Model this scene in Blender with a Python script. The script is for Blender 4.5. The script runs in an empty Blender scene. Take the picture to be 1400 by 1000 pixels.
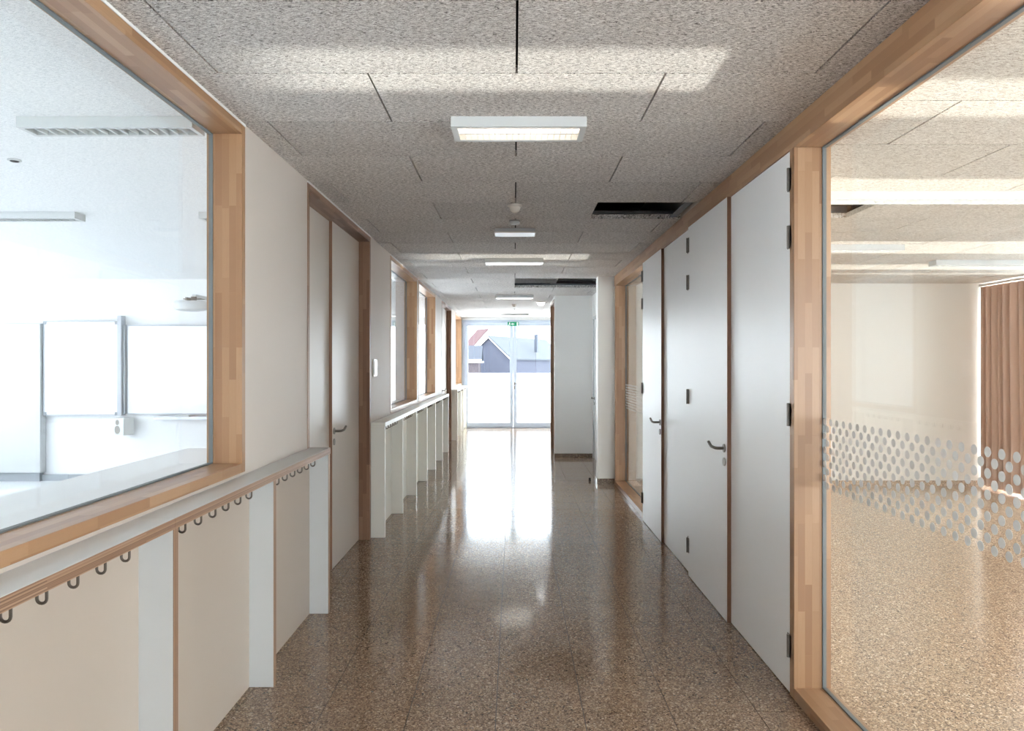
import bpy, bmesh, math, random
from mathutils import Vector, Matrix
random.seed(4)
sc = bpy.context.scene
C = sc.collection
PI = math.pi

# ------------------------------------------------------------------ camera, sky, sun, exposure
# photo taken as a level one-point perspective: y = depth down the corridor, z = up, floor at z 0
F_PX, VPX, VPY, CAM_Z = 1020.0, 703.0, 498.0, 1.60
cd = bpy.data.cameras.new('camera'); cam = bpy.data.objects.new('camera', cd); C.objects.link(cam)
cam.location = (0, 0, CAM_Z); cam.rotation_euler = (PI/2, 0, 0)
cd.sensor_width = 36; cd.lens = 36*F_PX/1400
cd.shift_x = -(VPX-700)/1400; cd.shift_y = (VPY-500)/1400
cd.clip_start = 0.02; cd.clip_end = 500
sc.camera = cam

w = bpy.data.worlds.new('sky'); sc.world = w; w.use_nodes = True
bg = w.node_tree.nodes['Background']
bg.inputs['Color'].default_value = (0.86, 0.93, 1.0, 1); bg.inputs['Strength'].default_value = 4.5

# low winter sun thrown back up from the bright ground outside the right hand facade
sd = bpy.data.lights.new('reflected_sun', 'SUN'); sun = bpy.data.objects.new('reflected_sun', sd); C.objects.link(sun)
sd.energy = 3.3; sd.angle = math.radians(1.0); sd.color = (1.0, 0.95, 0.87)
sun.rotation_euler = Vector((-1, 0, 0.256)).to_track_quat('-Z', 'Y').to_euler()

vs = sc.view_settings
vs.view_transform = 'Standard'; vs.look = 'None'; vs.gamma = 1.0; vs.use_curve_mapping = False
vs.exposure = 1.84
cy = sc.cycles
cy.max_bounces = 12; cy.diffuse_bounces = 7; cy.glossy_bounces = 5; cy.transparent_max_bounces = 16; cy.transmission_bounces = 6
cy.sample_clamp_indirect = 6.0
cy.use_denoising = True

# ------------------------------------------------------------------ materials
MATS = {}
def srgb(r, g, b):
    f = lambda c: (c/255/12.92) if c <= 10 else ((c/255+0.055)/1.055)**2.4
    return (f(r), f(g), f(b), 1)
class NT:
    def __init__(s, name):
        s.m = bpy.data.materials.new(name); s.m.use_nodes = True
        s.t = s.m.node_tree; s.N = s.t.nodes; s.b = s.N['Principled BSDF']; s.out = s.N['Material Output']
        MATS[name] = s.m
    def n(s, typ, **kw):
        o = s.N.new(typ)
        for k, v in kw.items():
            if k.startswith('_'): setattr(o, k[1:], v)
            else: s.set(o.inputs[k.replace('__', ' ')], v)
        return o
    def set(s, inp, v):
        if isinstance(v, bpy.types.NodeSocket): s.t.links.new(v, inp)
        else: inp.default_value = v
    def l(s, a, b): s.t.links.new(a, b)
    def pos(s): return s.n('ShaderNodeNewGeometry').outputs['Position']
    def math(s, op, a, b=0.0, c=None):
        o = s.n('ShaderNodeMath', _operation=op); s.set(o.inputs[0], a); s.set(o.inputs[1], b)
        if c is not None: s.set(o.inputs[2], c)
        return o.outputs[0]
    def ramp(s, fac, stops, interp='LINEAR'):
        o = s.n('ShaderNodeValToRGB'); s.l(fac, o.inputs['Fac']); r = o.color_ramp; r.interpolation = interp
        while len(r.elements) < len(stops): r.elements.new(0.5)
        for e, (p, c) in zip(r.elements, stops): e.position = p; e.color = c
        return o.outputs['Color']
    def mix(s, fac, a, b, mode='MIX'):
        o = s.n('ShaderNodeMix', _data_type='RGBA', _blend_type=mode)
        s.set(o.inputs['Factor'], fac); s.set(o.inputs[6], a); s.set(o.inputs[7], b)
        return o.outputs[2]
    def bump(s, h, strength, dist=0.01):
        o = s.n('ShaderNodeBump', Strength=strength, Distance=dist, Height=h); s.l(o.outputs[0], s.b.inputs['Normal'])
def noise(nt, vec, scale, detail=3, rough=0.5, dist=0.0):
    return nt.n('ShaderNodeTexNoise', Vector=vec, Scale=scale, Detail=detail, Roughness=rough, Distortion=dist).outputs['Fac']

def plain(name, col, rough=0.5, metal=0.0, spec=0.5, bump=0.0, bscale=200, var=0.0, coat=0.0):
    t = NT(name); t.b.inputs['Roughness'].default_value = rough; t.b.inputs['Metallic'].default_value = metal
    t.b.inputs['Specular IOR Level'].default_value = spec; t.b.inputs['Coat Weight'].default_value = coat
    p = t.pos(); nz = noise(t, p, 3.0 if var else bscale, 3)
    if var:
        d = tuple(c*(1-var) for c in col[:3])+(1,)
        t.l(t.mix(nz, d, col), t.b.inputs['Base Color'])
    else: t.b.inputs['Base Color'].default_value = col
    if bump: t.bump(noise(t, p, bscale, 2), bump, 0.002)
    return t.m

plain('wall_paint_shaded', srgb(202, 191, 182), 0.55, bump=0.06, bscale=260, var=0.02)  # near copy of the white wall paint, its warm dim light put into the colour
plain('wall_paint_lit', srgb(240, 239, 236), 0.55, bump=0.06, bscale=260, var=0.02)  # same wall paint made lighter, brightness of the far corridor put into the colour
plain('room_paint', srgb(238, 239, 241), 0.6, bump=0.05, bscale=260, var=0.02)
plain('cream_wall', srgb(228, 222, 213), 0.55, bump=0.05, bscale=260, var=0.02)
plain('laminate', srgb(202, 204, 205), 0.36, var=0.02)
plain('door_laminate', srgb(246, 247, 248), 0.34, var=0.02)
plain('laminate_lit', srgb(240, 238, 230), 0.36, var=0.02)  # counter laminate lightened to carry the brighter light of the far corridor
plain('cream_laminate', srgb(184, 170, 157), 0.42, var=0.03)
plain('white_metal', srgb(208, 210, 210), 0.4)
plain('white_gloss', srgb(246, 247, 248), 0.15)
plain('door_frame_white', srgb(178, 188, 202), 0.35)
plain('steel', srgb(150, 146, 140), 0.3, metal=1.0)
plain('brushed_aluminium', srgb(190, 193, 198), 0.4, metal=0.9)
plain('dark_steel', srgb(136, 131, 126), 0.45, metal=0.3)
plain('hook_steel', srgb(112, 104, 97), 0.35, metal=0.8)
plain('door_laminate_shaded', srgb(204, 194, 184), 0.34, var=0.02)  # darker copy of the white door laminate, shade of the recess in its colour
plain('seal', srgb(110, 116, 118), 0.6)
plain('plug_black', srgb(25, 25, 25), 0.6)
plain('grey_plastic', srgb(150, 154, 160), 0.5)
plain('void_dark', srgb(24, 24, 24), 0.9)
plain('foil', srgb(70, 72, 76), 0.35, metal=0.9, bump=1.0, bscale=40)
plain('grey_trunking', srgb(160, 165, 170), 0.5)
plain('classroom_floor', srgb(228, 230, 232), 0.3, var=0.05)
plain('grout', srgb(58, 46, 38), 0.6)
plain('sensor_plastic', srgb(214, 205, 194), 0.4)
plain('rail_metal', srgb(96, 98, 102), 0.5, metal=0.3)
plain('lamp_grey', srgb(176, 174, 174), 0.4)
plain('board_frame', srgb(186, 190, 198), 0.4)
plain('sign_green', srgb(0, 132, 92), 0.4)
plain('snow_ground', srgb(236, 238, 240), 0.8, var=0.05)
plain('render_white', srgb(240, 240, 240), 0.8, var=0.03)
plain('barn_boards', srgb(60, 62, 72), 0.8, var=0.2)
plain('annex_brick', srgb(60, 55, 58), 0.85, var=0.2)
plain('fascia_white', srgb(235, 236, 238), 0.7)
plain('chimney_metal', srgb(56, 60, 68), 0.6)

def wood(name, axis, base, dark, light, rough=0.42, stave=0.034, length=0.42):
    t = NT(name); p = t.pos()
    sp = t.n('ShaderNodeSeparateXYZ', Vector=p).outputs
    i = 'XYZ'.index(axis); o = [k for k in range(3) if k != i]
    v = t.math('ADD', sp[o[0]], t.math('MULTIPLY', sp[o[1]], 0.93))
    cv = t.n('ShaderNodeCombineXYZ', X=sp[i], Y=v).outputs[0]
    br = t.n('ShaderNodeTexBrick', Vector=cv, Scale=1.0, Color1=(0, 0, 0, 1), Color2=(1, 1, 1, 1), Mortar=(0.4, 0.4, 0.4, 1))
    br.inputs['Mortar Size'].default_value = 0.0006; br.inputs['Brick Width'].default_value = length; br.inputs['Row Height'].default_value = stave
    br.offset = 0.37; br.offset_frequency = 2; br.squash = 0.8; br.squash_frequency = 3
    blk = br.outputs['Color']
    # grain streaks stretched along the stave, shifted per stave
    sx = [1, 1, 1]; sx[i] = 0.05
    off = t.n('ShaderNodeVectorMath', _operation='MULTIPLY_ADD')
    t.l(blk, off.inputs[0]); off.inputs[1].default_value = (3.1, 7.7, 5.3); t.l(p, off.inputs[2])
    mp = t.n('ShaderNodeMapping', Vector=off.outputs[0]); mp.inputs['Scale'].default_value = sx
    g = noise(t, mp.outputs[0], 90, 6, 0.62, 0.8)
    g2 = noise(t, mp.outputs[0], 420, 2, 0.5)
    big = t.ramp(blk, [(0, dark), (0.45, base), (1, light)])
    c = t.mix(t.math('MULTIPLY', t.math('SUBTRACT', g, 0.32), 1.1), big, dark)
    c = t.mix(0.62, c, big)
    c = t.mix(t.math('MULTIPLY', t.ramp(g2, [(0.55, (0, 0, 0, 1)), (0.72, (1, 1, 1, 1))]), 0.22), c, dark)
    t.l(c, t.b.inputs['Base Color'])
    t.b.inputs['Roughness'].default_value = rough
    t.bump(g2, 0.08, 0.001)
    return t.m
for ax in 'XYZ':
    wood('oak_'+ax, ax, srgb(164, 126, 93), srgb(149, 110, 79), srgb(177, 141, 108), rough=0.34)
    wood('dark_oak_'+ax, ax, srgb(138, 104, 81), srgb(116, 83, 63), srgb(156, 122, 98))
    wood('ply_'+ax, ax, srgb(154, 121, 97), srgb(116, 87, 68), srgb(176, 145, 121), stave=0.004, length=3.0)
plain('leaf_edge', srgb(142, 106, 84), 0.4, var=0.12)

def terrazzo(name, tint, rough, dark_amt=1.0, bright=1.0):
    t = NT(name); p = t.pos()
    v1 = t.n('ShaderNodeTexVoronoi', Vector=p, Scale=190.0, Randomness=1.0)
    v2 = t.n('ShaderNodeTexVoronoi', Vector=p, Scale=120.0, Randomness=1.0)
    s1 = t.n('ShaderNodeSeparateColor', Color=v1.outputs['Color']).outputs
    s2 = t.n('ShaderNodeSeparateColor', Color=v2.outputs['Color']).outputs
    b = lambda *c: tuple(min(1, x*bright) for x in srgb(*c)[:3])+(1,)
    c1 = t.ramp(s1[0], [(0, b(66, 56, 50)), (0.16, b(100, 83, 71)), (0.34, b(138, 116, 97)), (0.7, b(163, 139, 116)), (0.9, b(192, 169, 144)), (1, b(212, 195, 172))], 'CONSTANT')
    c2 = t.ramp(s2[1], [(0, b(46, 40, 38)), (0.10, b(114, 98, 84)), (0.5, b(156, 138, 120)), (0.86, b(196, 178, 158))], 'CONSTANT')
    c = t.mix(t.ramp(s2[0], [(0.60, (0, 0, 0, 1)), (0.64, (1, 1, 1, 1))]), c1, c2)
    big = noise(t, p, 1.6, 3)
    c = t.mix(t.math('MULTIPLY', big, 0.3), c, tint)
    t.l(c, t.b.inputs['Base Color'])
    rn = noise(t, p, 6, 4)
    t.l(t.math('ADD', t.math('MULTIPLY', rn, 0.05), rough-0.02), t.b.inputs['Roughness'])
    t.b.inputs['Specular IOR Level'].default_value = 0.6
    return t.m
terrazzo('terrazzo', srgb(160, 126, 98), 0.10)
terrazzo('terrazzo_base', srgb(150, 142, 134), 0.25)
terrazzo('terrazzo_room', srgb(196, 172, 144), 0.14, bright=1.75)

def woodwool(name, lo, mid, hi):
    t = NT(name); p = t.pos()
    wrp = t.n('ShaderNodeTexNoise', Vector=p, Scale=35.0, Detail=2.0)
    wv = t.n('ShaderNodeVectorMath', _operation='MULTIPLY_ADD'); t.l(wrp.outputs['Color'], wv.inputs[0])
    wv.inputs[1].default_value = (0.03, 0.03, 0); t.l(p, wv.inputs[2])
    best = None
    for k, a in enumerate((0.2, 1.25, 2.3)):
        mp = t.n('ShaderNodeMapping', Vector=wv.outputs[0]); mp.inputs['Rotation'].default_value = (0, 0, a)
        mp.inputs['Scale'].default_value = (1.0, 7.0, 1.0); mp.inputs['Location'].default_value = (k*3.3, k*1.7, 0)
        f = noise(t, mp.outputs[0], 48, 2, 0.5)
        best = f if best is None else t.math('MAXIMUM', best, f)
    fine = noise(t, p, 210, 2, 0.5)
    h = t.math('ADD', best, t.math('MULTIPLY', t.math('SUBTRACT', fine, 0.5), 0.25))
    c = t.ramp(h, [(0.46, lo), (0.575, mid), (0.69, hi)])
    big = noise(t, p, 2.3, 3)
    c = t.mix(t.math('MULTIPLY', big, 0.18), c, mid)
    oi = t.n('ShaderNodeObjectInfo').outputs['Random']
    hs = t.n('ShaderNodeHueSaturation', Color=c, Value=t.math('ADD', t.math('MULTIPLY', oi, 0.10), 0.95))
    t.l(hs.outputs[0], t.b.inputs['Base Color']); t.b.inputs['Roughness'].default_value = 0.85
    t.bump(h, 0.5, 0.006)
    return t.m
woodwool('woodwool', srgb(80, 75, 73), srgb(212, 206, 202), srgb(246, 244, 242))
woodwool('woodwool_pale', srgb(150, 138, 126), srgb(214, 207, 198), srgb(238, 234, 228))
woodwool('woodwool_white', srgb(205, 208, 210), srgb(240, 241, 242), srgb(250, 250, 250))

def glass(name, tint=(0.97, 0.985, 0.98, 1)):
    t = NT(name); t.N.remove(t.b)
    lw = t.n('ShaderNodeLayerWeight', Blend=0.5)
    f = t.math('ADD', t.math('MULTIPLY', t.math('POWER', lw.outputs['Facing'], 5.0), 0.92), 0.035)
    tr = t.n('ShaderNodeBsdfTransparent', Color=tint); gl = t.n('ShaderNodeBsdfGlossy', Roughness=0.0)
    mx = t.n('ShaderNodeMixShader'); t.l(f, mx.inputs[0]); t.l(tr.outputs[0], mx.inputs[1]); t.l(gl.outputs[0], mx.inputs[2])
    t.l(mx.outputs[0], t.out.inputs['Surface'])
glass('glass')

def emis(name, col, strength):
    t = NT(name); t.b.inputs['Base Color'].default_value = (0.9, 0.9, 0.9, 1)
    t.b.inputs['Emission Color'].default_value = col; t.b.inputs['Emission Strength'].default_value = strength
emis('tube_warm', (1.0, 0.80, 0.6, 1), 1.6)
emis('tube_bright', (1.0, 0.95, 0.88, 1), 6.0)
emis('tube_cool', (1.0, 0.93, 0.84, 1), 2.0)
emis('lamp_dome', (0.95, 0.98, 1.0, 1), 2.5)

t = NT('film_dot'); t.b.inputs['Base Color'].default_value = srgb(205, 202, 197); t.b.inputs['Roughness'].default_value = 0.7
t.b.inputs['Transmission Weight'].default_value = 0.0
t = NT('curtain'); p = t.pos(); t.b.inputs['Roughness'].default_value = 0.9
t.l(t.mix(noise(t, p, 160, 2), srgb(196, 163, 145), srgb(212, 182, 164)), t.b.inputs['Base Color']); t.b.inputs['Sheen Weight'].default_value = 0.2

def rooftile(name, a, b):
    t = NT(name); p = t.pos(); sp = t.n('ShaderNodeSeparateXYZ', Vector=p).outputs
    wv = t.math('FRACT', t.math('MULTIPLY', sp[2], 4.0))
    t.l(t.mix(t.ramp(wv, [(0.0, (1, 1, 1, 1)), (0.15, (0, 0, 0, 1))]), a, b), t.b.inputs['Base Color']); t.b.inputs['Roughness'].default_value = 0.8
rooftile('roof_grey', srgb(62, 65, 69), srgb(52, 55, 60))
rooftile('roof_red', srgb(64, 47, 49), srgb(56, 40, 42))
rooftile('roof_slate', srgb(54, 57, 64), srgb(46, 49, 56))

for k in ('barn_boards', 'annex_brick', 'roof_grey', 'roof_red', 'roof_slate', 'chimney_metal'):
    MATS[k].node_tree.nodes['Principled BSDF'].inputs['Specular IOR Level'].default_value = 0.08

# ------------------------------------------------------------------ mesh helpers
BOXF = [(0, 3, 2, 1), (4, 5, 6, 7), (0, 1, 5, 4), (1, 2, 6, 5), (2, 3, 7, 6), (3, 0, 4, 7)]
class MB:
    def __init__(s): s.v = []; s.f = []
    def box(s, x0, x1, y0, y1, z0, z1):
        n = len(s.v)
        s.v += [(x0, y0, z0), (x1, y0, z0), (x1, y1, z0), (x0, y1, z0), (x0, y0, z1), (x1, y0, z1), (x1, y1, z1), (x0, y1, z1)]
        s.f += [tuple(n+i for i in q) for q in BOXF]; return s
    def poly(s, pts, axis, a0, a1):
        """prism: 2-D outline extruded along axis ('X','Y','Z') from a0 to a1"""
        n = len(s.v); k = len(pts)
        def P(p, a): return {'X': (a, p[0], p[1]), 'Y': (p[0], a, p[1]), 'Z': (p[0], p[1], a)}[axis]
        s.v += [P(p, a0) for p in pts]+[P(p, a1) for p in pts]
        s.f.append(tuple(n+i for i in range(k))[::-1]); s.f.append(tuple(n+k+i for i in range(k)))
        s.f += [(n+i, n+(i+1) % k, n+k+(i+1) % k, n+k+i) for i in range(k)]; return s
    def tube(s, pts, r, seg=10, cap=True):
        n = len(s.v); P = [Vector(p) for p in pts]; prev = None
        R = r if isinstance(r, (list, tuple)) else [r]*len(P)
        for i, p in enumerate(P):
            d = (P[min(i+1, len(P)-1)]-P[max(i-1, 0)]).normalized()
            if prev is None:
                u = d.cross(Vector((0, 0, 1)));
                if u.length < 1e-3: u = d.cross(Vector((1, 0, 0)))
            else: u = prev-d*prev.dot(d)
            u.normalize(); prev = u; q = d.cross(u)
            for k in range(seg):
                a = 2*PI*k/seg; s.v.append(tuple(p+(u*math.cos(a)+q*math.sin(a))*R[i]))
        for i in range(len(P)-1):
            for k in range(seg):
                a, b = n+i*seg+k, n+i*seg+(k+1) % seg
                s.f.append((a, b, b+seg, a+seg))
        if cap:
            s.f.append(tuple(n+k for k in range(seg))[::-1]); s.f.append(tuple(n+(len(P)-1)*seg+k for k in range(seg)))
        return s
    def lathe(s, prof, c, seg=28):
        """profile of (radius, z) turned about the vertical through c"""
        n = len(s.v); cx, cy_, cz = c
        for r, z in prof:
            for k in range(seg):
                a = 2*PI*k/seg; s.v.append((cx+r*math.cos(a), cy_+r*math.sin(a), cz+z))
        for i in range(len(prof)-1):
            for k in range(seg):
                a, b = n+i*seg+k, n+i*seg+(k+1) % seg
                s.f.append((a, b, b+seg, a+seg))
        s.f.append(tuple(n+k for k in range(seg))[::-1]); s.f.append(tuple(n+(len(prof)-1)*seg+k for k in range(seg)))
        return s
    def mesh(s, name, mat, smooth=False):
        me = bpy.data.meshes.new(name); me.from_pydata(s.v, [], s.f); me.update()
        bm = bmesh.new(); bm.from_mesh(me); bmesh.ops.recalc_face_normals(bm, faces=bm.faces); bm.to_mesh(me); bm.free()
        me.materials.append(MATS[mat])
        if smooth:
            for p in me.polygons: p.use_smooth = True
            me.set_sharp_from_angle(angle=math.radians(40))
        return me
    def build(s, name, mat, parent=None, smooth=False, bevel=0.0):
        o = bpy.data.objects.new(name, s.mesh(name, mat, smooth)); C.objects.link(o)
        if parent is not None: attach(o, parent)
        if bevel:
            m = o.modifiers.new('bevel', 'BEVEL'); m.width = bevel; m.segments = 2; m.limit_method = 'ANGLE'
        return o
def attach(o, parent):
    o.parent = parent
    # children are modelled in world coordinates: undo the parent's own offset
    o.matrix_parent_inverse = world(parent).inverted()
def world(o):
    m = Matrix.Translation(o.location) @ o.rotation_euler.to_matrix().to_4x4()
    return (world(o.parent) @ o.matrix_parent_inverse @ m) if o.parent else m
def tag(o, label=None, cat=None, group=None, kind=None):
    for k, v in (('label', label), ('category', cat), ('group', group), ('kind', kind)):
        if v: o[k] = v
    return o
def empty(name, loc, label=None, cat=None, group=None, kind=None):
    o = bpy.data.objects.new(name, None); C.objects.link(o); o.location = loc; o.empty_display_size = 0.1
    return tag(o, label, cat, group, kind)
def struct(name, mb, mat, label, cat=None, parent=None, bevel=0.0):
    o = mb.build(name, mat, parent, bevel=bevel); return tag(o, label, cat or name.split('_')[0], None, 'structure')
def copy_to(src, loc, parent=None):
    o = src.copy(); C.objects.link(o); o.location = loc
    if parent is not None: attach(o, parent)
    return o

# ------------------------------------------------------------------ main dimensions (metres)
CEIL = 2.77; RCEIL = 2.66; TOP = 3.25
XL, XLI = -1.317, -1.480          # corridor face and room face of the left wall
XR, XRI = 1.337, 1.506            # same on the right
YB, YE = -3.2, 18.70              # corridor ends: behind the viewer / glazed end
LROOM_X, RROOM_X = -8.3, 6.35
LROOM_Y, RROOM_Y = 10.26, 9.80

# ------------------------------------------------------------------ floors
fl = struct('floor', MB().box(XLI, XRI, YB, YE+0.1, -0.10, -0.0045), 'grout', 'polished brown terrazzo tile floor of the corridor', 'floor')
xe = [-0.083+0.4*k for k in range(-4, 5)]
xe[0] = XLI+0.004; xe[-1] = XRI-0.004
xe = [e for i, e in enumerate(xe) if i in (0, len(xe)-1) or XLI+0.05 < e < XRI-0.05]
cols = []
for a, b in zip(xe[:-1], xe[1:]):
    hw = (b-a)/2-0.0022
    cols.append(((a+b)/2, hw, MB().box(-hw, hw, -0.1978, 0.1978, -0.012, 0.0).mesh('floor_tile', 'terrazzo')))
rest = MB()
y = 3.83-0.4*17
while y < YE-0.05:
    yc = y+0.2
    for cx, hw, me in cols:
        if 1.4 < y < 13.9:
            o = bpy.data.objects.new('floor_tile', me); C.objects.link(o); o.location = (cx, yc, 0); attach(o, fl)
        else:
            rest.box(cx-hw, cx+hw, max(YB, yc-0.1978), min(YE+0.08, yc+0.1978), -0.012, 0.0)
    y += 0.4
tag(rest.build('floor_tile_remainder', 'terrazzo', fl), kind='stuff')
struct('floor_side_room', MB().box(XRI, RROOM_X+0.3, YB, RROOM_Y+0.2, -0.10, 0.0), 'terrazzo_room', 'pale beige terrazzo floor of the room behind the dotted glass', 'floor')
struct('floor_classroom', MB().box(LROOM_X-0.3, XLI, YB, YE+0.1, -0.10, 0.0), 'classroom_floor', 'light grey floor of the white classroom', 'floor')

# ------------------------------------------------------------------ ceilings: panels of 1.2 x 0.6 m, half bond
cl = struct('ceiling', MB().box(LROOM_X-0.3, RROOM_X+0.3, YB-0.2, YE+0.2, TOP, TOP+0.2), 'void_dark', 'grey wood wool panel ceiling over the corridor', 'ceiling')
HOLES = [(5.4, 0.6), (10.2, 0.6), (10.8, 0.0)]
PCACHE = {}
def panel(x0, x1, y0, z, mat, parent, depth=0.6):
    gx, gy = 0.0045, 0.0030
    key = (round(x1-x0, 3), mat, depth)
    if key not in PCACHE:
        hw = (x1-x0)/2-gx
        PCACHE[key] = MB().box(-hw, hw, -depth/2+gy, depth/2-gy, 0, 0.035).mesh('ceiling_panel', mat)
    o = bpy.data.objects.new('ceiling_panel', PCACHE[key]); C.objects.link(o); o.location = ((x0+x1)/2, y0+depth/2, z); attach(o, parent)
    return o
for r in range(-5, 31):
    y0 = 0.6*r; y0 = round(y0, 3)
    dep = 0.6 if y0+0.6 < YE else YE-y0
    # row whose near edge is 2.4 has joints at 0 and +-1.2; the next is shifted by half a panel
    xs = [XL-0.01]+([-1.19, 0.01, 1.21] if r % 2 == 0 else [-0.59, 0.61])+[XR+0.01]
    for a, b in zip(xs[:-1], xs[1:]):
        if any(abs(y0-hy) < 0.01 and a > hx-0.1 for hy, hx in HOLES): continue
        panel(a, b, y0, CEIL, 'woodwool', cl, dep)
panel(0.01, 0.61, 10.2, CEIL, 'woodwool', cl)
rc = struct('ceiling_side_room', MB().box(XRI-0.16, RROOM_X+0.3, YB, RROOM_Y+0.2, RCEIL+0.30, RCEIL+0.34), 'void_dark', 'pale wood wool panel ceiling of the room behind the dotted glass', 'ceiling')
for r in range(-5, 17):
    y0 = round(0.6*r, 3); dep = 0.6 if y0+0.6 <= RROOM_Y else RROOM_Y-y0
    if dep < 0.05: continue
    xs = [XRI-0.03]+([2.4+1.2*k for k in range(4)] if r % 2 == 0 else [1.8+1.2*k for k in range(4)])+[RROOM_X]
    xs = [x for x in xs if x <= RROOM_X]
    for a, b in zip(xs[:-1], xs[1:]):
        if b-a < 0.05: continue
        if r == 8 and a < 1.9: continue
        panel(a, b, y0, RCEIL, 'woodwool_pale', rc, round(dep, 3))
struct('ceiling_classroom', MB().box(LROOM_X-0.3, XLI+0.01, YB, YE+0.1, CEIL, CEIL+0.06), 'woodwool_white', 'white textured ceiling of the classroom', 'ceiling')

# open ceiling bays: metal rails, foil duct in the void
for n, (hx0, hx1, hy) in enumerate([(0.62, 1.30, 5.4), (0.62, 1.30, 10.2), (0.02, 1.30, 10.8)]):
    tr = empty('trim_%d' % (n+1), ((hx0+hx1)/2, hy+0.6, CEIL), 'metal rails and foil duct in open ceiling bay ' + ['beside the doors', 'beside the white column', 'beyond the white column'][n], 'ceiling bay', None, 'structure')
    MB().box(hx0-0.6, hx1, hy+0.575, hy+0.60, CEIL+0.037, CEIL+0.041).box(hx0-0.6, hx1, hy+0.580, hy+0.584, CEIL+0.041, CEIL+0.058).build('rail', 'rail_metal', tr)
    MB().box(hx1-0.06, hx1+0.0, hy, hy+0.57, CEIL+0.005, CEIL+0.010).box(hx1-0.004, hx1, hy, hy+0.57, CEIL+0.01, CEIL+0.06).build('rail', 'rail_metal', tr)
    MB().tube([(hx0-0.5, hy+0.42, CEIL+0.31), (hx0+0.2, hy+0.40, CEIL+0.305), (hx1-0.1, hy+0.44, CEIL+0.31)], 0.10, 14).build('foil_duct', 'foil', tr, smooth=True)

# ------------------------------------------------------------------ walls
def wall_with(name, x0, x1, opens, y0, y1, mat, label, zt=TOP):
    """wall along y between x0 and x1; opens = (ya, yb, za, zb)"""
    m = MB(); cur = y0
    for ya, yb, za, zb in sorted(opens):
        if ya > cur: m.box(x0, x1, cur, ya, 0, zt)
        if za > 0: m.box(x0, x1, ya, yb, 0, za)
        if zb < zt: m.box(x0, x1, ya, yb, zb, zt)
        cur = yb
    if cur < y1: m.box(x0, x1, cur, y1, 0, zt)
    return struct(name, m, mat, label, 'wall')
SILL = 1.075; HEAD = 2.757
LWIN = [(-2.9, 3.644), (7.93, 10.12), (10.26, 12.46), (16.70, 18.62)]
LDOOR = [(4.747, 6.826), (13.56, 15.62)]
wall_with('wall_left', XLI, XL, [(a, b, SILL, HEAD) for a, b in LWIN]+[(a, b, 0, HEAD) for a, b in LDOOR], YB, YE+0.1, 'wall_paint_shaded', 'off white plastered corridor wall with windows above the coat counters')
RBEAM = 2.635
R_WIN1 = (-2.9, 3.610); R_WIN2 = (7.63, 9.90)
wall_with('wall_right', XR+0.002, XRI, [(R_WIN1[0], R_WIN2[1], 0, CEIL-0.01)], YB, 9.95, 'wall_paint_shaded', 'off white corridor wall carrying the long timber beam')
wall_with('wall_right_far', XR, XRI, [(11.72, 12.70, 0, 2.40)], 10.15, YE+0.1, 'wall_paint_lit', 'white wall of the recess with a white door beyond the column')
# column between the glazed opening and the recess
struct('wall_column', MB().box(1.116, XRI, 9.95, 10.15, 0, TOP), 'wall_paint_lit', 'white wall column at the end of the timber beam', 'wall')
struct('baseboard_column', MB().box(1.106, XR, 9.94, 9.95, 0, 0.072).box(1.106, 1.116, 9.95, 10.15, 0, 0.072), 'terrazzo_base', 'terrazzo baseboard around the white column', 'baseboard')
# white block beyond the recess, with a timber door lining on its corridor side
struct('wall_block', MB().box(0.69, XR, 12.75, 12.81, 0, TOP).box(0.80, XR, 12.81, 14.20, 0, TOP).box(0.69, 0.80, 14.12, 14.20, 0, TOP).box(0.69, 0.80, 12.81, 14.12, 2.72, TOP), 'wall_paint_lit', 'white wall block projecting into the corridor before the glazed end', 'wall')
struct('baseboard_block', MB().box(0.682, XR, 12.738, 12.75, 0, 0.07), 'terrazzo_base', 'terrazzo baseboard under the white wall block', 'baseboard')
struct('wall_end', MB().box(XLI, -1.30, YE, YE+0.12, 0, TOP).box(-1.30, 1.30, YE, YE+0.12, 2.70, TOP).box(1.30, XRI, YE, YE+0.12, 0, TOP), 'wall_paint_lit', 'white end wall around the glazed double door', 'wall')
struct('wall_behind', MB().box(XLI, XRI, YB-0.15, YB, 0, TOP), 'wall_paint_shaded', 'white corridor wall behind the viewer', 'wall')
# classroom and side room shells
struct('wall_classroom_front', MB().box(LROOM_X, XLI, LROOM_Y, LROOM_Y+0.12, 0, TOP), 'room_paint', 'white classroom wall carrying the whiteboards', 'wall')
struct('wall_classroom_back', MB().box(LROOM_X, XLI, YB-0.15, YB, 0, TOP), 'room_paint', 'white rear wall of the classroom', 'wall')
wall_with('wall_classroom_windows', LROOM_X-0.25, LROOM_X, [(a, a+1.5, 0.95, 2.32) for a in (-2.3, 0.2, 2.7, 5.2, 7.7)]+[(a, a+2.3, 0.3, 2.7) for a in (10.8, 13.3, 15.8)], YB, YE+0.1, 'room_paint', 'white outer classroom wall with wide window openings')
struct('wall_classroom_end', MB().box(LROOM_X, -6.2, YE, YE+0.15, 0, TOP).box(-6.2, XLI-0.35, YE, YE+0.15, 2.6, TOP).box(-6.2, XLI-0.35, YE, YE+0.15, 0, 0.8).box(XLI-0.35, XLI, YE, YE+0.15, 0, TOP), 'room_paint', 'white end wall of the second classroom with a window opening', 'wall')
struct('wall_side_room_front', MB().box(XRI, RROOM_X, RROOM_Y, RROOM_Y+0.12, 0, TOP), 'cream_wall', 'cream wall of the room behind the dotted glass', 'wall')
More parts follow.
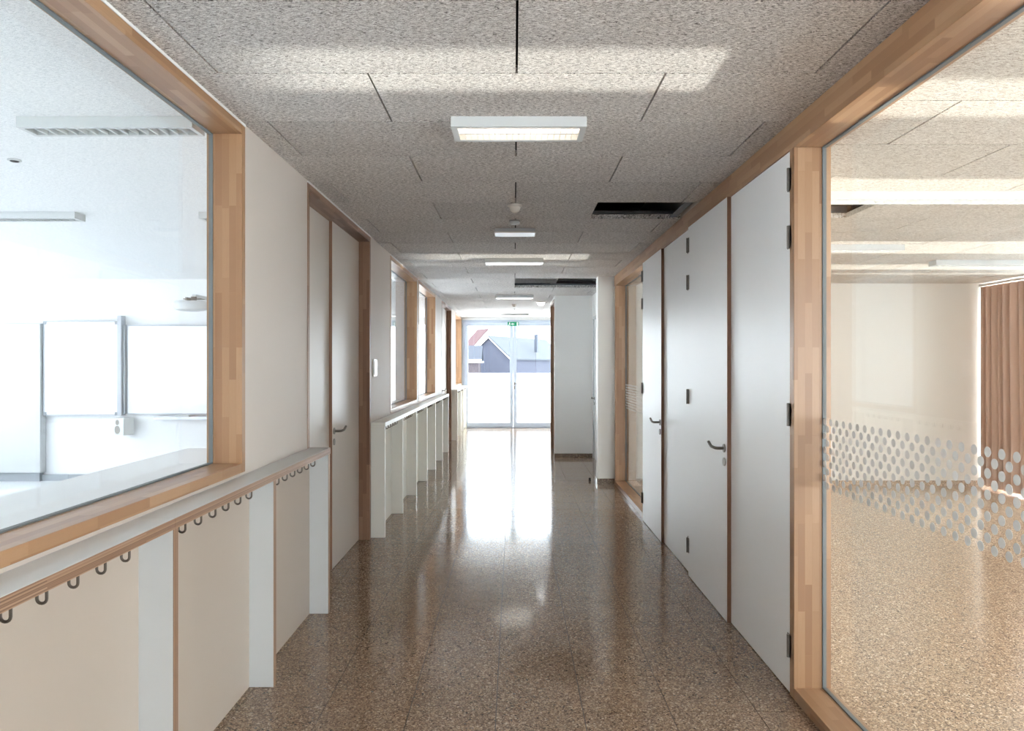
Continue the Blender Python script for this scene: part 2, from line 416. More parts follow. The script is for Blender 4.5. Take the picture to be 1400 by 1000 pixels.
struct('wall_side_room_back', MB().box(XRI, 2.2, YB-0.15, YB, 0, TOP).box(2.2, 5.8, YB-0.15, YB, 2.5, TOP).box(2.2, 5.8, YB-0.15, YB, 0, 0.4).box(5.8, RROOM_X, YB-0.15, YB, 0, TOP), 'cream_wall', 'cream rear wall of the side room with a wide opening added for light', 'wall')  # unseen opening added so light enters from behind the viewer
RW = [(-2.6, -1.4), (-0.6, 0.4), (1.0, 2.2), (2.72, 3.24), (4.22, 4.80), (6.40, 7.20), (7.90, 8.42), (8.66, 9.72)]
wall_with('wall_side_room_windows', RROOM_X, RROOM_X+0.25, [(a, b, 0.8 if a > 2.5 and b < 8.6 else 0.05, 2.60) for a, b in RW], YB, RROOM_Y+0.2, 'cream_wall', 'outer wall of the side room with tall window strips')
struct('baseboard_side_room', MB().box(XRI, RROOM_X, RROOM_Y-0.012, RROOM_Y, 0, 0.07), 'terrazzo_room', 'terrazzo baseboard along the cream wall of the side room', 'baseboard')

# ------------------------------------------------------------------ windows of the corridor
WN = [0]
def glazed(label, side, y0, y1, z0, z1, t=0.045, sill_oak='oak_Y', strip=True, head=True):
    """timber lined glazed opening: jambs, head, sill, seal and pane; side -1 left, +1 right"""
    WN[0] += 1
    xo, xi = (XL+0.004, XLI-0.004) if side < 0 else (XR-0.004, XRI+0.004)
    xg = -1.462 if side < 0 else 1.4765
    lo, hi = min(xo, xi), max(xo, xi)
    g = empty('window_%d' % WN[0], ((xo+xi)/2, (y0+y1)/2, z0), label, 'window', None, 'structure')
    MB().box(lo, hi, y0, y0+t, z0, z1).build('jamb', 'oak_Z', g, bevel=0.002)
    MB().box(lo, hi, y1-t, y1, z0, z1).build('jamb', 'oak_Z', g, bevel=0.002)
    MB().box(lo, hi, y0+t, y1-t, z0, z0+t).build('sill', sill_oak, g, bevel=0.002)
    if head: MB().box(lo, hi, y0+t, y1-t, z1-t, z1).build('head', 'oak_Y', g, bevel=0.002)
    zt = z1-t if head else z1
    MB().box(xg-0.005, xg+0.005, y0+t, y1-t, z0+t, zt).build('glass_pane', 'glass', g)
    s = 0.006
    MB().box(xg-0.009, xg+0.009, y0+t, y0+t+s, z0+t, zt).box(xg-0.009, xg+0.009, y1-t-s, y1-t, z0+t, zt).box(xg-0.009, xg+0.009, y0+t+s, y1-t-s, z0+t, z0+t+s).box(xg-0.009, xg+0.009, y0+t+s, y1-t-s, zt-s, zt).build('glazing_seal', 'seal', g)
    if strip: MB().box(XL, XL+0.006, y0, y1, z1, CEIL-0.001).build('top_strip', 'white_gloss', g)
    return g
glazed('large oak framed window to the classroom above the nearest coat counter', -1, *LWIN[0], SILL, HEAD)
glazed('oak framed window beside the light switch above the long coat counter', -1, *LWIN[1], SILL, HEAD)
glazed('oak framed window after the narrow white post above the long coat counter', -1, *LWIN[2], SILL, HEAD)
glazed('oak framed window beside the glazed end door', -1, *LWIN[3], SILL, HEAD)
# right side openings hang below the continuous timber beam
w1 = glazed('floor to beam oak framed window with grey dots on the glass', 1, *R_WIN1, 0.0, RBEAM, t=0.055, strip=False, head=False)
w2 = glazed('oak framed window between the white doors and the white column', 1, *R_WIN2, 0.0, RBEAM, t=0.055, strip=False, head=False)
bt = tag(MB().box(XR-0.004, XRI+0.004, R_WIN1[0]-0.05, R_WIN2[1]+0.04, RBEAM, CEIL-0.002).build('trim_4', 'oak_Y', bevel=0.002), 'long oak beam above the doors and dotted window', 'beam', None, 'structure')
# dots on the big pane: 5 per column, staggered, pitch 67 mm
dm = MB(); dm.tube([(1.4765-0.0062, 0, 0), (1.4765-0.0052, 0, 0)], 0.0163, 20); dme = dm.mesh('glass_dot', 'film_dot')
k = 0; yy = R_WIN1[1]-0.075
while yy > 1.75:
    for j in range(5):
        z = 1.327-0.0668*j-(0.0334 if k % 2 else 0.0)
        o = bpy.data.objects.new('glass_dot', dme); C.objects.link(o); o.location = (0, yy, z); attach(o, w1)
    yy -= 0.0338; k += 1
md = MB(); yy = R_WIN2[1]-0.075; k = 0
while yy > R_WIN2[0]+0.07:
    for j in range(5): md.tube([(1.4702, yy, 1.327-0.0668*j-(0.0334 if k % 2 else 0)), (1.4712, yy, 1.327-0.0668*j-(0.0334 if k % 2 else 0))], 0.012, 10)
    yy -= 0.0338; k += 1
tag(md.build('glass_dots', 'film_dot', w2), kind='stuff')

# ------------------------------------------------------------------ doors
DN = [0]
def lever(parent, x, y, z, side, toward):
    """steel lever with rose and key rose; side = direction out of the leaf (+1 = +x), toward = +1 lever points to +y"""
    sx = side
    h = MB(); h.tube([(x, y, z), (x+sx*0.008, y, z)], 0.026, 20)
    pts = [(x+sx*0.006, y, z), (x+sx*0.045, y, z), (x+sx*0.055, y+toward*0.012, z), (x+sx*0.056, y+toward*0.10, z), (x+sx*0.057, y+toward*0.112, z+0.004), (x+sx*0.060, y+toward*0.155, z+0.024)]
    h.tube(pts, 0.0095, 12)
    h.build('lever_handle', 'steel', parent, smooth=True)
    MB().tube([(x, y, z-0.085), (x+sx*0.007, y, z-0.085)], 0.026, 20).build('key_rose', 'steel', parent, smooth=True)
def hinge(parent, x, y, z, side, h=0.11):
    MB().tube([(x+side*0.008, y, z-h/2), (x+side*0.008, y, z+h/2)], 0.008, 10).box(min(x, x+side*0.004), max(x, x+side*0.004), y-0.028, y+0.028, z-h/2, z+h/2).build('hinge', 'dark_steel', parent)
# two pairs of tall white doors in the right wall
def right_pair(label, ya, ym, yb, lay):
    DN[0] += 1
    d = empty('door_%d' % DN[0], (XR, ym, 0), label, 'door', None, 'structure')
    a = MB().box(XR, XR+0.045, ya+0.004, ym-0.002, 0.006, RBEAM-0.004).build('passive_leaf', 'door_laminate', d, bevel=0.001)
    b = MB().box(XR-0.024, XR+0.045, ym, yb-0.004, 0.006, RBEAM-0.004).build('active_leaf', 'door_laminate', d)
    MB().box(XR-0.0245, XR-0.0005, ym-0.0035, ym-0.0002, 0.006, RBEAM-0.004).build('edge_band', 'leaf_edge', b)
    for z in (0.235, 1.355, 2.215, 2.495):
        hinge(a, XR, ya+0.006, z, -1)
        hinge(b, XR-0.024, yb-0.006, z, -1)
    lever(b, XR-0.024, ym+0.055, 1.075, -1, 1)
    return d
right_pair('tall white double door beside the dotted window', 3.61, 4.60, 5.632, 0)
right_pair('tall white double door beside the window before the white column', 5.676, 6.66, 7.63, 0)
struct('trim_7', MB().box(XR-0.006, XR+0.045, 5.634, 5.674, 0.0, RBEAM), 'dark_oak_Z', 'narrow wooden post between the two tall double doors', 'post')
struct('trim_5', MB().box(XR+0.05, XRI, 3.61, 7.63, 0.0, RBEAM), 'cream_wall', 'cream wall lining behind the tall white doors', 'trim')
# recessed double doors in the left wall
def left_pair(label, y0, y1, xd=-1.436):
    DN[0] += 1
    d = empty('door_%d' % DN[0], (XL, (y0+y1)/2, 0), label, 'door', None, 'structure')
    t = 0.045; zt = HEAD
    lo, hi = XLI-0.004, XL+0.004
    MB().box(lo, hi, y0, y0+t, 0, zt).build('jamb', 'dark_oak_Z', d, bevel=0.002)
    MB().box(lo, hi, y1-t, y1, 0, zt).build('jamb', 'dark_oak_Z', d, bevel=0.002)
    MB().box(lo, hi, y0+t, y1-t, zt-t, zt).build('head', 'dark_oak_Y', d, bevel=0.002)
    MB().box(XL, XL+0.006, y0, y1, zt, CEIL-0.001).build('top_strip', 'white_gloss', d)
    ym = y0+t+(y1-y0-2*t)*0.50
    a = MB().box(xd-0.04, xd, y0+t, ym-0.002, 0.006, zt-t-0.003).build('passive_leaf', 'door_laminate_shaded', d)
    b = MB().box(xd-0.04, xd+0.024, ym, y1-t-0.003, 0.006, zt-t-0.003).build('active_leaf', 'door_laminate_shaded', d)
    MB().box(xd+0.0005, xd+0.0245, ym-0.0035, ym-0.0002, 0.006, zt-t-0.003).build('edge_band', 'leaf_edge', b)
    lever(b, xd+0.024, ym+0.055, 1.075, 1, 1)
    return d
left_pair('recessed white double door between the two nearer coat counters', *LDOOR[0])
left_pair('recessed white double door between the two farther coat counters', *LDOOR[1])
# single white door in the recess
DN[0] += 1
d = empty('door_%d' % DN[0], (XR, 12.2, 0), 'white single door in the recess behind the column', 'door', None, 'structure')
lf = MB().box(XR+0.02, XR+0.065, 11.765, 12.655, 0.006, 2.355).build('leaf', 'door_laminate', d)
MB().box(XR+0.0, XRI-0.01, 11.72, 11.762, 0, 2.40).box(XR+0.0, XRI-0.01, 12.658, 12.70, 0, 2.40).box(XR, XRI-0.01, 11.762, 12.658, 2.358, 2.40).build('frame', 'white_metal', d)
lever(lf, XR+0.02, 12.60, 1.02, -1, -1)
# timber lined door on the corridor side of the block
DN[0] += 1
d = empty('door_%d' % DN[0], (0.72, 13.46, 0), 'oak lined doorway in the corridor side of the white block', 'door', None, 'structure')
MB().box(0.686, 0.80, 12.81, 12.85, 0, 2.72).build('jamb', 'dark_oak_Z', d)
MB().box(0.686, 0.80, 14.08, 14.12, 0, 2.72).build('jamb', 'dark_oak_Z', d)
MB().box(0.686, 0.80, 12.85, 14.08, 2.68, 2.72).build('head', 'dark_oak_Y', d)
MB().box(0.765, 0.80, 12.852, 14.078, 0.006, 2.678).build('leaf', 'door_laminate', d)
# glazed end door
DN[0] += 1
d = empty('door_%d' % DN[0], (0, YE, 0), 'white framed glazed double door at the end of the corridor', 'door', None, 'structure')
y0, y1 = YE-0.02, YE+0.06
MB().box(-1.30, -1.25, y0, y1, 0, 2.70).box(1.25, 1.30, y0, y1, 0, 2.70).box(-1.25, 1.25, y0, y1, 2.63, 2.70).box(-1.25, 1.25, y0-0.0, y1, 0, 0.018).build('frame', 'door_frame_white', d)
for sx0, sx1 in ((-1.245, -0.026), (-0.022, 1.245)):
    st = 0.085
    lf = MB().box(sx0, sx0+st, y0-0.012, y1-0.01, 0.022, 2.625).box(sx1-st, sx1, y0-0.012, y1-0.01, 0.022, 2.625).box(sx0+st, sx1-st, y0-0.012, y1-0.01, 0.022, 0.135).box(sx0+st, sx1-st, y0-0.012, y1-0.01, 2.55, 2.625).build('leaf', 'door_frame_white', d)
    MB().box(sx0+st, sx1-st, y0+0.02, y0+0.03, 0.135, 2.55).build('glass_pane', 'glass', lf)
    if sx0 > -0.1:
        h = MB(); x, z = sx0+0.03, 1.11; yf = y0-0.012
        h.tube([(x, yf, z), (x, yf-0.05, z), (x+0.015, yf-0.055, z), (x+0.13, yf-0.055, z)], 0.0095, 10).box(x-0.015, x+0.015, yf-0.006, yf, z-0.03, z+0.03).box(x-0.015, x+0.015, yf-0.006, yf, z-0.14, z-0.06)
        h.build('lever_handle', 'dark_steel', lf)

# exit sign on the door head
s = empty('exit_sign', (0, YE-0.05, 2.55), 'green emergency exit sign with running figure on the end door head', 'sign')
bx, yb = -0.16, YE-0.046
pl = MB().box(-0.165, 0.115, YE-0.045, YE-0.033, 2.555, 2.655).build('panel', 'sign_green', s)
p = MB(); p.box(0.065, 0.095, yb-0.001, yb+0.001, 2.565, 2.645)
p.build('door_symbol', 'white_gloss', pl)
p = MB(); p.poly([(-0.075, 2.600), (-0.045, 2.628), (-0.045, 2.610), (0.0, 2.610), (0.0, 2.590), (-0.045, 2.590), (-0.045, 2.572)], 'Y', yb-0.001, yb+0.001); p.build('arrow_symbol', 'white_gloss', pl)
p = MB(); p.tube([(-0.115, yb+0.001, 2.638), (-0.115, yb-0.001, 2.638)], 0.009, 10)
p.poly([(-0.128, 2.627), (-0.106, 2.627), (-0.092, 2.600), (-0.108, 2.604), (-0.104, 2.588), (-0.088, 2.566), (-0.100, 2.564), (-0.118, 2.590), (-0.140, 2.566), (-0.150, 2.572), (-0.126, 2.600)], 'Y', yb-0.001, yb+0.001)
p.build('figure_symbol', 'white_gloss', pl)

# ------------------------------------------------------------------ coat counters along the left wall
CT, CBt = 1.062, 1.024; CF = -1.185
def counter(label, ydiv, y0, y1, edges, joints, hooks=True, nh=6):
    c = empty('coat_counter', ((XL+CF)/2, (y0+y1)/2, 0), label, 'counter', 'coat counters along the corridor wall')
    js = [y0]+joints+[y1]
    for a, b in zip(js[:-1], js[1:]):
        wt = MB().box(XL+0.001, CF, a+0.0005, b-0.0005, CBt, CT).build('worktop', 'laminate' if edges else 'laminate_lit', c)
        if edges: MB().box(CF, CF+0.002, a+0.0005, b-0.0005, CBt, CT-0.0015).build('worktop_edge', 'ply_Y', wt)
    th = 0.036
    for yd in ydiv:
        dv = MB().box(XL+0.002, CF-0.004, yd, yd+th, 0.003, CBt-0.0005).build('divider', 'laminate' if edges else 'laminate_lit', c)
        if edges: MB().box(CF-0.004, CF-0.002, yd, yd+th, 0.003, CBt-0.0005).build('divider_edge', 'ply_Z', dv)
    for a, b in zip(ydiv[:-1], ydiv[1:]):
        MB().box(XL+0.0005, XL+0.008, a+th, b, 0.003, CBt-0.0005).build('back_panel', 'cream_laminate' if edges else 'laminate_lit', c)
        if not hooks: continue
        for k in range(nh):
            y = a+0.13+0.1375*k
            xh = -1.228; pts = [(xh, y, CBt)]
            r = 0.0125; zc = CBt-0.028
            pts.append((xh, y, zc))
            for q in range(1, 8): pts.append((xh+r-r*math.cos(PI*q/8), y, zc-r*math.sin(PI*q/8)))
            pts += [(xh+2*r, y, zc), (xh+2*r, y, zc+0.020)]
            h = MB().tube(pts, 0.0042, 8)
            h.build('coat_hook', 'hook_steel', c, smooth=True)
    return c
counter('white coat counter with brown plywood edges under the large classroom window', [-1.74, -0.655, 0.43, 1.515, 2.60, 3.685, 4.77], -1.74, 4.806, True, [0.43, 2.605])
counter('long white coat counter below the light switch', [6.857+1.1055*k for k in range(7)], 6.857, 13.54, False, [10.17])
counter('short white coat counter reaching the glazed end door', [15.67, 16.68, 17.69, 18.62], 15.67, 18.66, False, [], nh=6)

# switch plate on the left wall
sw = empty('light_switch', (XL, 7.03, 1.56), 'square white double light switch above the long coat counter', 'switch')
MB().box(XL+0.0005, XL+0.010, 6.96, 7.105, 1.485, 1.645).build('plate', 'white_gloss', sw, bevel=0.003)
MB().box(XL+0.010, XL+0.015, 6.972, 7.030, 1.50, 1.63).build('rocker', 'white_gloss', sw)
MB().box(XL+0.010, XL+0.015, 7.034, 7.092, 1.50, 1.63).build('rocker', 'white_gloss', sw)

# ------------------------------------------------------------------ corridor ceiling fixtures
def louver_light(label, xc, y0, wdt, dep, zc, h=0.049, tube='tube_bright', nb=20):
    g = empty('ceiling_light', (xc, y0+dep/2, zc), label, 'ceiling light', 'louvred ceiling lights down the corridor')
    x0, x1, y1, zb = xc-wdt/2, xc+wdt/2, y0+dep, zc-h
    rim = 0.030
    MB().box(x0, x1, y0, y1, zc-0.008, zc-0.0005).box(x0, x1, y0, y0+rim, zb, zc-0.008).box(x0, x1, y1-rim, y1, zb, zc-0.008).box(x0, x0+rim, y0+rim, y1-rim, zb, zc-0.008).box(x1-rim, x1, y0+rim, y1-rim, zb, zc-0.008).build('housing', 'white_metal', g)
    for ty in (y0+dep*0.33, y0+dep*0.67):
        MB().tube([(x0+rim+0.004, ty, zc-0.022), (x1-rim-0.004, ty, zc-0.022)], 0.008, 8).build('tube', tube, g, smooth=True)
    lv = MB(); lv.box(x0+rim, x1-rim, y0+dep/2-0.006, y0+dep/2+0.006, zb+0.002, zb+0.014)
    for k in range(1, nb):
        xx = x0+rim+(wdt-2*rim)*k/nb
        lv.box(xx-0.0015, xx+0.0015, y0+rim, y1-rim, zb+0.002, zb+0.014)
    lv.build('louver', 'white_gloss', g)
    return g
louver_light('white louvred ceiling light nearest the dotted window, with lit tubes', 0.022, 3.52, 0.642, 0.24, CEIL, tube='tube_warm')
louver_light('white louvred ceiling light between the emergency light and the open ceiling bays', 0.0, 8.23, 0.642, 0.24, CEIL)
louver_light('white louvred ceiling light next to the white wall block', 0.005, 12.65, 0.642, 0.24, CEIL)
louver_light('white louvred ceiling light in front of the glazed end door', 0.015, 17.3, 0.642, 0.24, CEIL)
g = empty('emergency_light', (0.01, 6.5, CEIL), 'small white emergency light after the smoke detector', 'emergency light')
MB().box(-0.165, 0.180, 6.41, 6.605, CEIL-0.030, CEIL-0.0005).build('housing', 'lamp_grey', g, bevel=0.003)
MB().box(-0.170, 0.185, 6.405, 6.61, CEIL-0.042, CEIL-0.030).build('diffuser', 'sensor_plastic', g, bevel=0.004)
def dome(name, label, cat, x, y, r, h, group=None, lens='sensor_plastic'):
    g = empty(name, (x, y, CEIL), label, cat, group)
    MB().lathe([(r, 0.0), (r, -0.010), (r*0.92, -0.016), (r*0.7, -0.018)], (x, y, CEIL-0.0005)).build('base', 'sensor_plastic', g, smooth=True)
    prof = [(r*0.78*math.cos(a), -0.016-(h-0.016)*math.sin(a)) for a in [i*PI/2/6 for i in range(6)]]+[(0.002, -h)]
    MB().lathe(prof, (x, y, CEIL-0.0005)).build('lens', lens, g, smooth=True)
    return g
dome('motion_sensor', 'white dome motion sensor before the smoke detector', 'sensor', 0.005, 5.48, 0.053, 0.060)
g = empty('smoke_detector', (0.004, 6.07, CEIL), 'small round smoke detector with dark gap before the emergency light', 'smoke detector')
MB().lathe([(0.046, 0), (0.046, -0.008), (0.030, -0.010)], (0.004, 6.07, CEIL-0.0005)).build('base', 'dark_steel', g, smooth=True)
MB().lathe([(0.036, -0.012), (0.042, -0.018), (0.036, -0.030), (0.016, -0.036)], (0.004, 6.07, CEIL)).build('cover', 'white_metal', g, smooth=True)
dome('motion_sensor', 'white dome motion sensor near the glazed end door', 'sensor', 0.0, 14.55, 0.055, 0.060)
g = dome('round_lamp', 'round white ceiling lamp beside the oak lined doorway', 'ceiling light', 0.50, 14.0, 0.09, 0.075, lens='lamp_dome')

# small black stop on the floor
g = empty('door_stop', (1.035, 10.22, 0), 'small black door stop on the floor beside the column', 'door stop')
MB().lathe([(0.018, 0.0), (0.018, 0.006), (0.012, 0.010)], (1.035, 10.22, 0.0005), 14).build('base', 'plug_black', g)
MB().lathe([(0.014, 0.010), (0.016, 0.022), (0.015, 0.038), (0.008, 0.042)], (1.035, 10.22, 0.0005), 14).build('rubber_buffer', 'plug_black', g)

# ------------------------------------------------------------------ classroom behind the left glass
YW = LROOM_Y
tag(MB().box(-2.09, XLI-0.006, -2.9, 4.78, 1.025, 1.062).build('window_counter', 'room_paint', bevel=0.002), 'white counter board behind the large classroom window', 'counter')
for yb_ in (-2.0, -0.7, 0.6, 2.0, 3.4, 4.6):
    br = MB().poly([(-1.49, 1.0245), (-1.95, 1.0245), (-1.49, 0.78)], 'Y', yb_, yb_+0.03).build('bracket', 'white_metal')
    attach(br, bpy.data.objects['window_counter'])
def board(name, label, x0, x1, z0, z1, y, corners=True):
    g = empty(name, ((x0+x1)/2, y, z0), label, 'whiteboard')
    MB().box(x0+0.012, x1-0.012, y+0.004, y+0.02, z0+0.012, z1-0.012).build('panel', 'white_gloss', g)
    f = 0.014
    MB().box(x0, x1, y, y+0.024, z0, z0+f).box(x0, x1, y, y+0.024, z1-f, z1).box(x0, x0+f, y, y+0.024, z0+f, z1-f).box(x1-f, x1, y, y+0.024, z0+f, z1-f).build('frame', 'board_frame', g)
    if corners:
        for cx in (x0, x1-0.045):
            for cz in (z0, z1-0.045):
                MB().box(cx, cx+0.045, y-0.004, y, cz, cz+0.045).build('corner_cap', 'grey_plastic', g)
    return g
board('whiteboard', 'white board with grey corner caps left of the metal rail', -6.42, -5.40, 0.90, 2.185, YW-0.09)
board('whiteboard', 'wide white board between the metal rail and the projector', -5.30, -3.35, 0.91, 2.135, YW-0.05, corners=False)
tag(MB().box(-5.395, -5.345, YW-0.12, YW-0.002, 0.90, 2.26).box(-5.335, -5.315, YW-0.08, YW-0.002, 0.92, 2.14).build('board_rail', 'board_frame'), 'vertical aluminium rail between the two white boards', 'rail')
g = empty('tall_cabinet', (-7.0, YW-0.13, 0), 'tall white cabinet beside the white board with corner caps', 'cabinet')
MB().box(-7.60, -6.435, YW-0.11, YW-0.004, 0.12, 2.15).build('body', 'laminate', g)
MB().box(-7.595, -6.440, YW-0.128, YW-0.112, 0.125, 2.145).build('door', 'laminate', g)
MB().box(-7.58, -6.47, YW-0.09, YW-0.004, 0.0, 0.12).build('plinth', 'grey_trunking', g)
g = empty('wall_trunking', (-6.8, YW-0.03, 0), 'grey floor trunking along the classroom wall', 'trunking')
for k in range(10):
    MB().box(-6.46+0.36*k, -6.105+0.36*k, YW-0.05, YW-0.002, 0.001, 0.085).build('segment', 'grey_trunking', g)
g = empty('wall_speaker', (-5.30, YW-0.1, 0.64), 'white wall speaker with two dark cones under the board rail', 'speaker')
sp = MB().box(-0.10, 0.10, -0.08, 0.08, -0.115, 0.115).build('cabinet', 'white_metal', g, bevel=0.006)
M = Matrix.Translation((-5.30, YW-0.12, 0.755)) @ Matrix.Rotation(math.radians(-28), 4, 'Z')
sp.matrix_parent_inverse = g.matrix_world.inverted()
sp.parent = None
for v in sp.data.vertices: v.co = M @ v.co
attach(sp, g)
for zz, rr, dep_ in ((0.055, 0.036, 0.003), (-0.045, 0.056, 0.003)):
    c = MB().lathe([(rr, 0.0), (rr, 0.004), (rr*0.75, 0.004), (rr*0.3, -0.004), (0.004, 0.002)], (0, 0, 0), 20)
    c.v = [tuple(M @ Vector((-0.028+a, -0.0805-cc, zz+b))) for a, b, cc in c.v]
    c.build('speaker_cone', 'dark_steel', g, smooth=True)
MB().box(-5.33, -5.27, YW-0.06, YW-0.002, 0.72, 0.79).build('wall_bracket', 'white_metal', g)
g = empty('pen_tray', (-4.4, YW-0.1, 0.86), 'aluminium pen tray under the wide white board', 'tray')
MB().box(-4.88, -3.75, YW-0.15, YW-0.002, 0.845, 0.853).box(-4.88, -3.75, YW-0.15, YW-0.142, 0.853, 0.885).build('tray', 'brushed_aluminium', g)
tag(MB().box(-4.60, -4.42, YW-0.13, YW-0.06, 0.854, 0.905).build('board_eraser', 'white_metal', bevel=0.01), 'white board eraser lying in the pen tray', 'eraser')
# projector on an arm
g = empty('projector', (-4.0, 9.2, 2.28), 'white projector held on a wall arm above the wide board', 'projector')
pb = MB().lathe([(0.10, -0.075), (0.19, -0.055), (0.222, 0.0), (0.222, 0.025), (0.20, 0.05), (0.12, 0.055)], (0, 0, 0), 32)
pb.v = [(-3.98+x, 9.2+yv*0.75, 2.325+z) for x, yv, z in pb.v]
bd = pb.build('body', 'white_metal', g, smooth=True)
MB().tube([(-4.06, 9.2+0.155, 2.345), (-4.06, 9.2+0.185, 2.345)], 0.03, 16).build('lens', 'dark_steel', bd)
MB().tube([(-3.95, 9.2, 2.375), (-3.95, 9.2, 2.43)], 0.035, 12).box(-4.06, -3.84, 9.15, 9.25, 2.395, 2.405).box(-4.03, -4.01, 9.14, 9.26, 2.38, 2.42).build('mount', 'dark_steel', g)
MB().box(-3.975, -3.925, 9.2, YW-0.002, 2.42, 2.46).build('wall_arm', 'white_metal', g)
def linear_light(label, x0, x1, y0, zc, dep=0.145, h=0.052, tube=None, group=None):
    g = empty('linear_light', ((x0+x1)/2, y0+dep/2, zc), label, 'ceiling light', group)
    y1, zb, rim = y0+dep, zc-h, 0.022
    MB().box(x0, x1, y0, y1, zc-0.008, zc-0.0005).box(x0, x1, y0, y0+rim, zb, zc-0.008).box(x0, x1, y1-rim, y1, zb, zc-0.008).box(x0, x0+rim, y0+rim, y1-rim, zb, zc-0.008).box(x1-rim, x1, y0+rim, y1-rim, zb, zc-0.008).build('housing', 'white_metal', g)
    if tube: MB().tube([(x0+rim+0.005, y0+dep/2, zc-0.022), (x1-rim-0.005, y0+dep/2, zc-0.022)], 0.008, 8).build('tube', tube, g, smooth=True)
    lv = MB(); n = int((x1-x0)/0.05)
    for k in range(1, n):
        xx = x0+rim+(x1-x0-2*rim)*k/n
        lv.box(xx-0.004, xx+0.004, y0+rim, y1-rim, zb+0.001, zb+0.02)
    lv.build('louver', 'white_metal', g)
    return g
linear_light('white linear louvre light at the classroom ceiling close to the large window', -2.35, -1.52, 3.52, CEIL, group='classroom linear lights')
linear_light('white linear louvre light farther inside the classroom ceiling', -4.90, -3.37, 5.72, CEIL, group='classroom linear lights')
linear_light('white linear louvre light by the wall in the second classroom row', -2.42, -1.52, 5.72, CEIL, group='classroom linear lights')
g = empty('ceiling_spot', (-2.86, 4.27, CEIL), 'small dark ceiling socket between the classroom lights', 'ceiling socket')
MB().lathe([(0.036, 0), (0.036, -0.006), (0.026, -0.008)], (-2.86, 4.27, CEIL-0.0005), 18).build('rim', 'white_metal', g)
MB().lathe([(0.024, -0.0085), (0.020, -0.012), (0.006, -0.013)], (-2.86, 4.27, CEIL), 18).build('insert', 'plug_black', g)

# ------------------------------------------------------------------ side room behind the dotted glass
linear_light('long white linear light in front of the missing ceiling panel in the side room', 1.75, 4.80, 4.57, RCEIL, tube='tube_cool', group='side room linear lights')
linear_light('white linear light in the side room ending before the window wall', 1.95, 3.455, 6.60, RCEIL, tube='tube_cool', group='side room linear lights')
linear_light('white linear light in the side room in front of the brown curtain', 4.29, 5.80, 7.58, RCEIL, tube='tube_cool', group='side room linear lights')
tb = empty('trim_6', (2.0, 5.4, RCEIL), 'metal rails in the open bay of the side room ceiling', 'ceiling bay', None, 'structure')
MB().box(1.52, 2.4, 5.37, 5.398, RCEIL+0.037, RCEIL+0.041).box(1.52, 2.4, 5.378, 5.382, RCEIL+0.041, RCEIL+0.08).build('rail', 'rail_metal', tb)
# curtain: one pleated sheet with thickness
cu = empty('curtain', (6.12, 9.3, 0), 'brown floor length pleated curtain at the side room window', 'curtain')
m = MB(); ya, yb_ = 8.72, 9.74; n = 220; pts = []
for i in range(n+1):
    f = i/n; yv = ya+(yb_-ya)*f
    ph = f*8*2*PI+1.1*math.sin(f*9)
    pts.append((6.12+0.060*math.sin(ph)+0.012*math.sin(2.3*ph+1), yv+0.02*math.cos(ph)))
N0 = len(pts); zs = [0.03, 0.9, 1.8, 2.60]
for off in (0.0, 0.004):
    for zi, z in enumerate(zs):
        sh = 1-0.06*(z/2.6)
        for (x, yv) in pts: m.v.append((6.12+(x-6.12)*(0.8+0.2*sh)+off, 9.74+(yv-9.74)*sh, z))
L = len(zs)*N0
for side in (0, 1):
    for zi in range(len(zs)-1):
        for i in range(N0-1):
            a = side*L+zi*N0+i; m.f.append((a, a+1, a+1+N0, a+N0))
for i in range(N0-1):
    m.f.append((i, i+1, L+i+1, L+i)); q = (len(zs)-1)*N0; m.f.append((q+i, q+i+1, L+q+i+1, L+q+i))
for zi in range(len(zs)-1):
    for i in (0, N0-1):
        a = zi*N0+i; m.f.append((a, a+N0, L+a+N0, L+a))
m.build('drape', 'curtain', cu, smooth=True)
MB().box(6.09, 6.15, 8.2, 9.78, 2.612, 2.640).build('curtain_track', 'white_metal', cu)
def outer_window(label, x0, y0, y1, z0, z1):
    WN[0] += 1
    g = empty('window_%d' % WN[0], (x0, (y0+y1)/2, z0), label, 'window', 'outer window strips of the side room', 'structure')
    t = 0.05
    MB().box(x0, x0+0.07, y0, y0+t, z0, z1).box(x0, x0+0.07, y1-t, y1, z0, z1).box(x0, x0+0.07, y0+t, y1-t, z0, z0+t).box(x0, x0+0.07, y0+t, y1-t, z1-t, z1).build('window_frame', 'door_frame_white', g)
    MB().box(x0+0.03, x0+0.04, y0+t, y1-t, z0+t, z1-t).build('glass_pane', 'glass', g)
for i, (a, b) in enumerate(RW):
    outer_window('tall white framed window strip in the outer wall of the side room', RROOM_X+0.1, a, b, 0.8 if a > 2.5 and b < 8.6 else 0.05, 2.60)

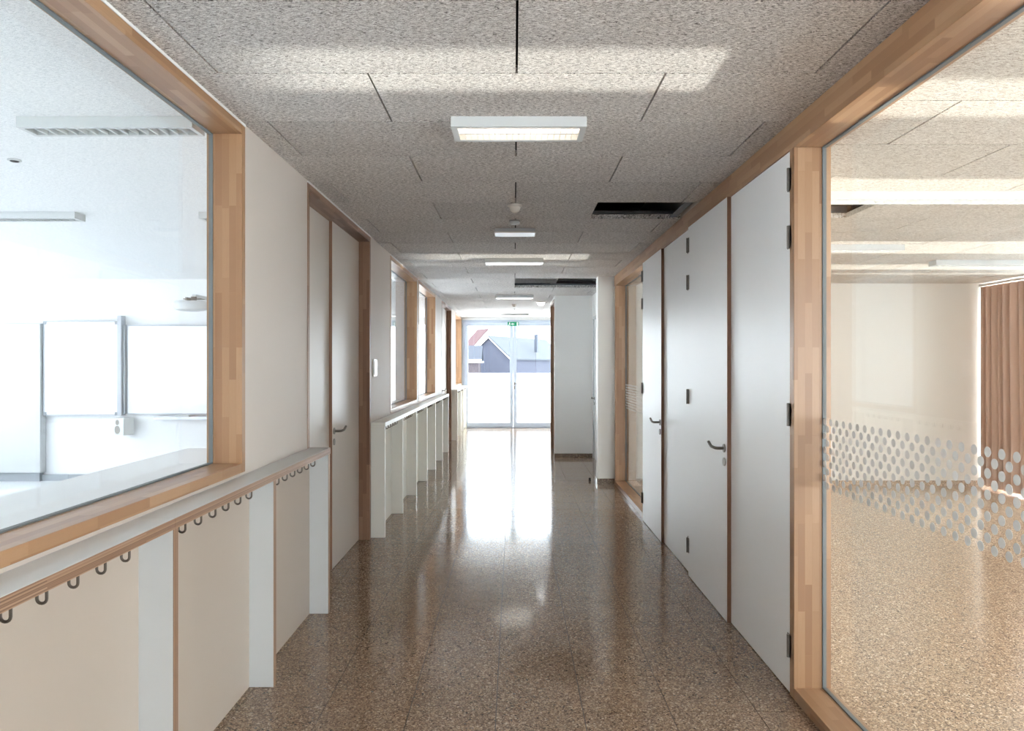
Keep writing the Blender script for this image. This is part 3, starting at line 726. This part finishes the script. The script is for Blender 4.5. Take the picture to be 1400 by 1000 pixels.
# ------------------------------------------------------------------ outside beyond the glazed end
struct('ground', MB().box(-60, 60, YE+0.12, 160, -0.3, -0.02), 'snow_ground', 'bright pale paved yard outside the end door', 'ground')
g = empty('yard_wall', (0, 36, 0), 'low white garden wall across the yard', 'wall')
for k in range(8):
    MB().box(-16+4*k, -12.02+4*k, 36, 36.2, -0.02, 1.12).build('wall_section', 'render_white', g)
    MB().box(-16.03+4*k, -12.0+4*k, 35.96, 36.24, 1.12, 1.16).build('coping', 'fascia_white', g)
def house(name, label, cx, cy_, rot, wdt, ln, eave, ridge, wall, roof, over=0.25, barge=True):
    """gabled house, gable end facing local -y"""
    g = empty(name, (cx, cy_, -0.02), label, 'building'); M = Matrix.Translation((cx, cy_, -0.02)) @ Matrix.Rotation(rot, 4, 'Z')
    def T(mb): mb.v = [tuple(M @ Vector(v)) for v in mb.v]; return mb
    h = wdt/2
    T(MB().poly([(-h, 0), (h, 0), (h, eave), (0, ridge), (-h, eave)], 'Y', 0, ln)).build('wall', wall, g)
    sl = (ridge-eave)/h; o = over; tk = 0.16
    for s_ in (-1, 1):
        T(MB().poly([(s_*(h+o), eave-sl*o+0.02), (0, ridge+0.02), (0, ridge+tk), (s_*(h+o), eave-sl*o+tk)], 'Y', -o, ln+o)).build('roof_slope', roof, g)
        if not barge:
            T(MB().box(min(s_*(h+o), s_*(h+o+0.05)), max(s_*(h+o), s_*(h+o+0.05)), -o, ln+o, eave-sl*o-0.12, eave-sl*o+0.16)).build('eave_fascia', 'fascia_white', g)
            continue
        T(MB().poly([(s_*(h+o), eave-sl*o-0.05), (0, ridge-0.06), (0, ridge+0.02), (s_*(h+o), eave-sl*o+0.02)], 'Y', -o-0.03, -o+0.03)).build('bargeboard', 'fascia_white', g)
    return g, T
hb, T = house('barn', 'dark boarded barn with pale grey tiled roof beyond the yard wall', -2.33, 70, math.radians(-26), 4.4, 13.0, 2.2, 4.15, 'barn_boards', 'roof_grey')
T(MB().box(1.9, 2.2, 6.0, 6.3, 2.8, 4.6)).build('flue', 'chimney_metal', hb)
hr, T = house('red_roof_house', 'house with red tiled roof behind the dark barn', -3.25, 92, math.radians(30), 4.8, 2.6, 3.4, 5.85, 'render_white', 'roof_red')
ha, T = house('low_annex', 'low annex with slate roof and white eave beside the barn', -3.05, 66, math.radians(90), 4.0, 4.2, 2.0, 3.1, 'annex_brick', 'roof_slate', barge=False)
hc, T = house('pale_house', 'pale house with grey roof at the far side of the barn', 11.5, 90, math.radians(-35), 9.0, 12.0, 3.2, 6.5, 'render_white', 'roof_grey')
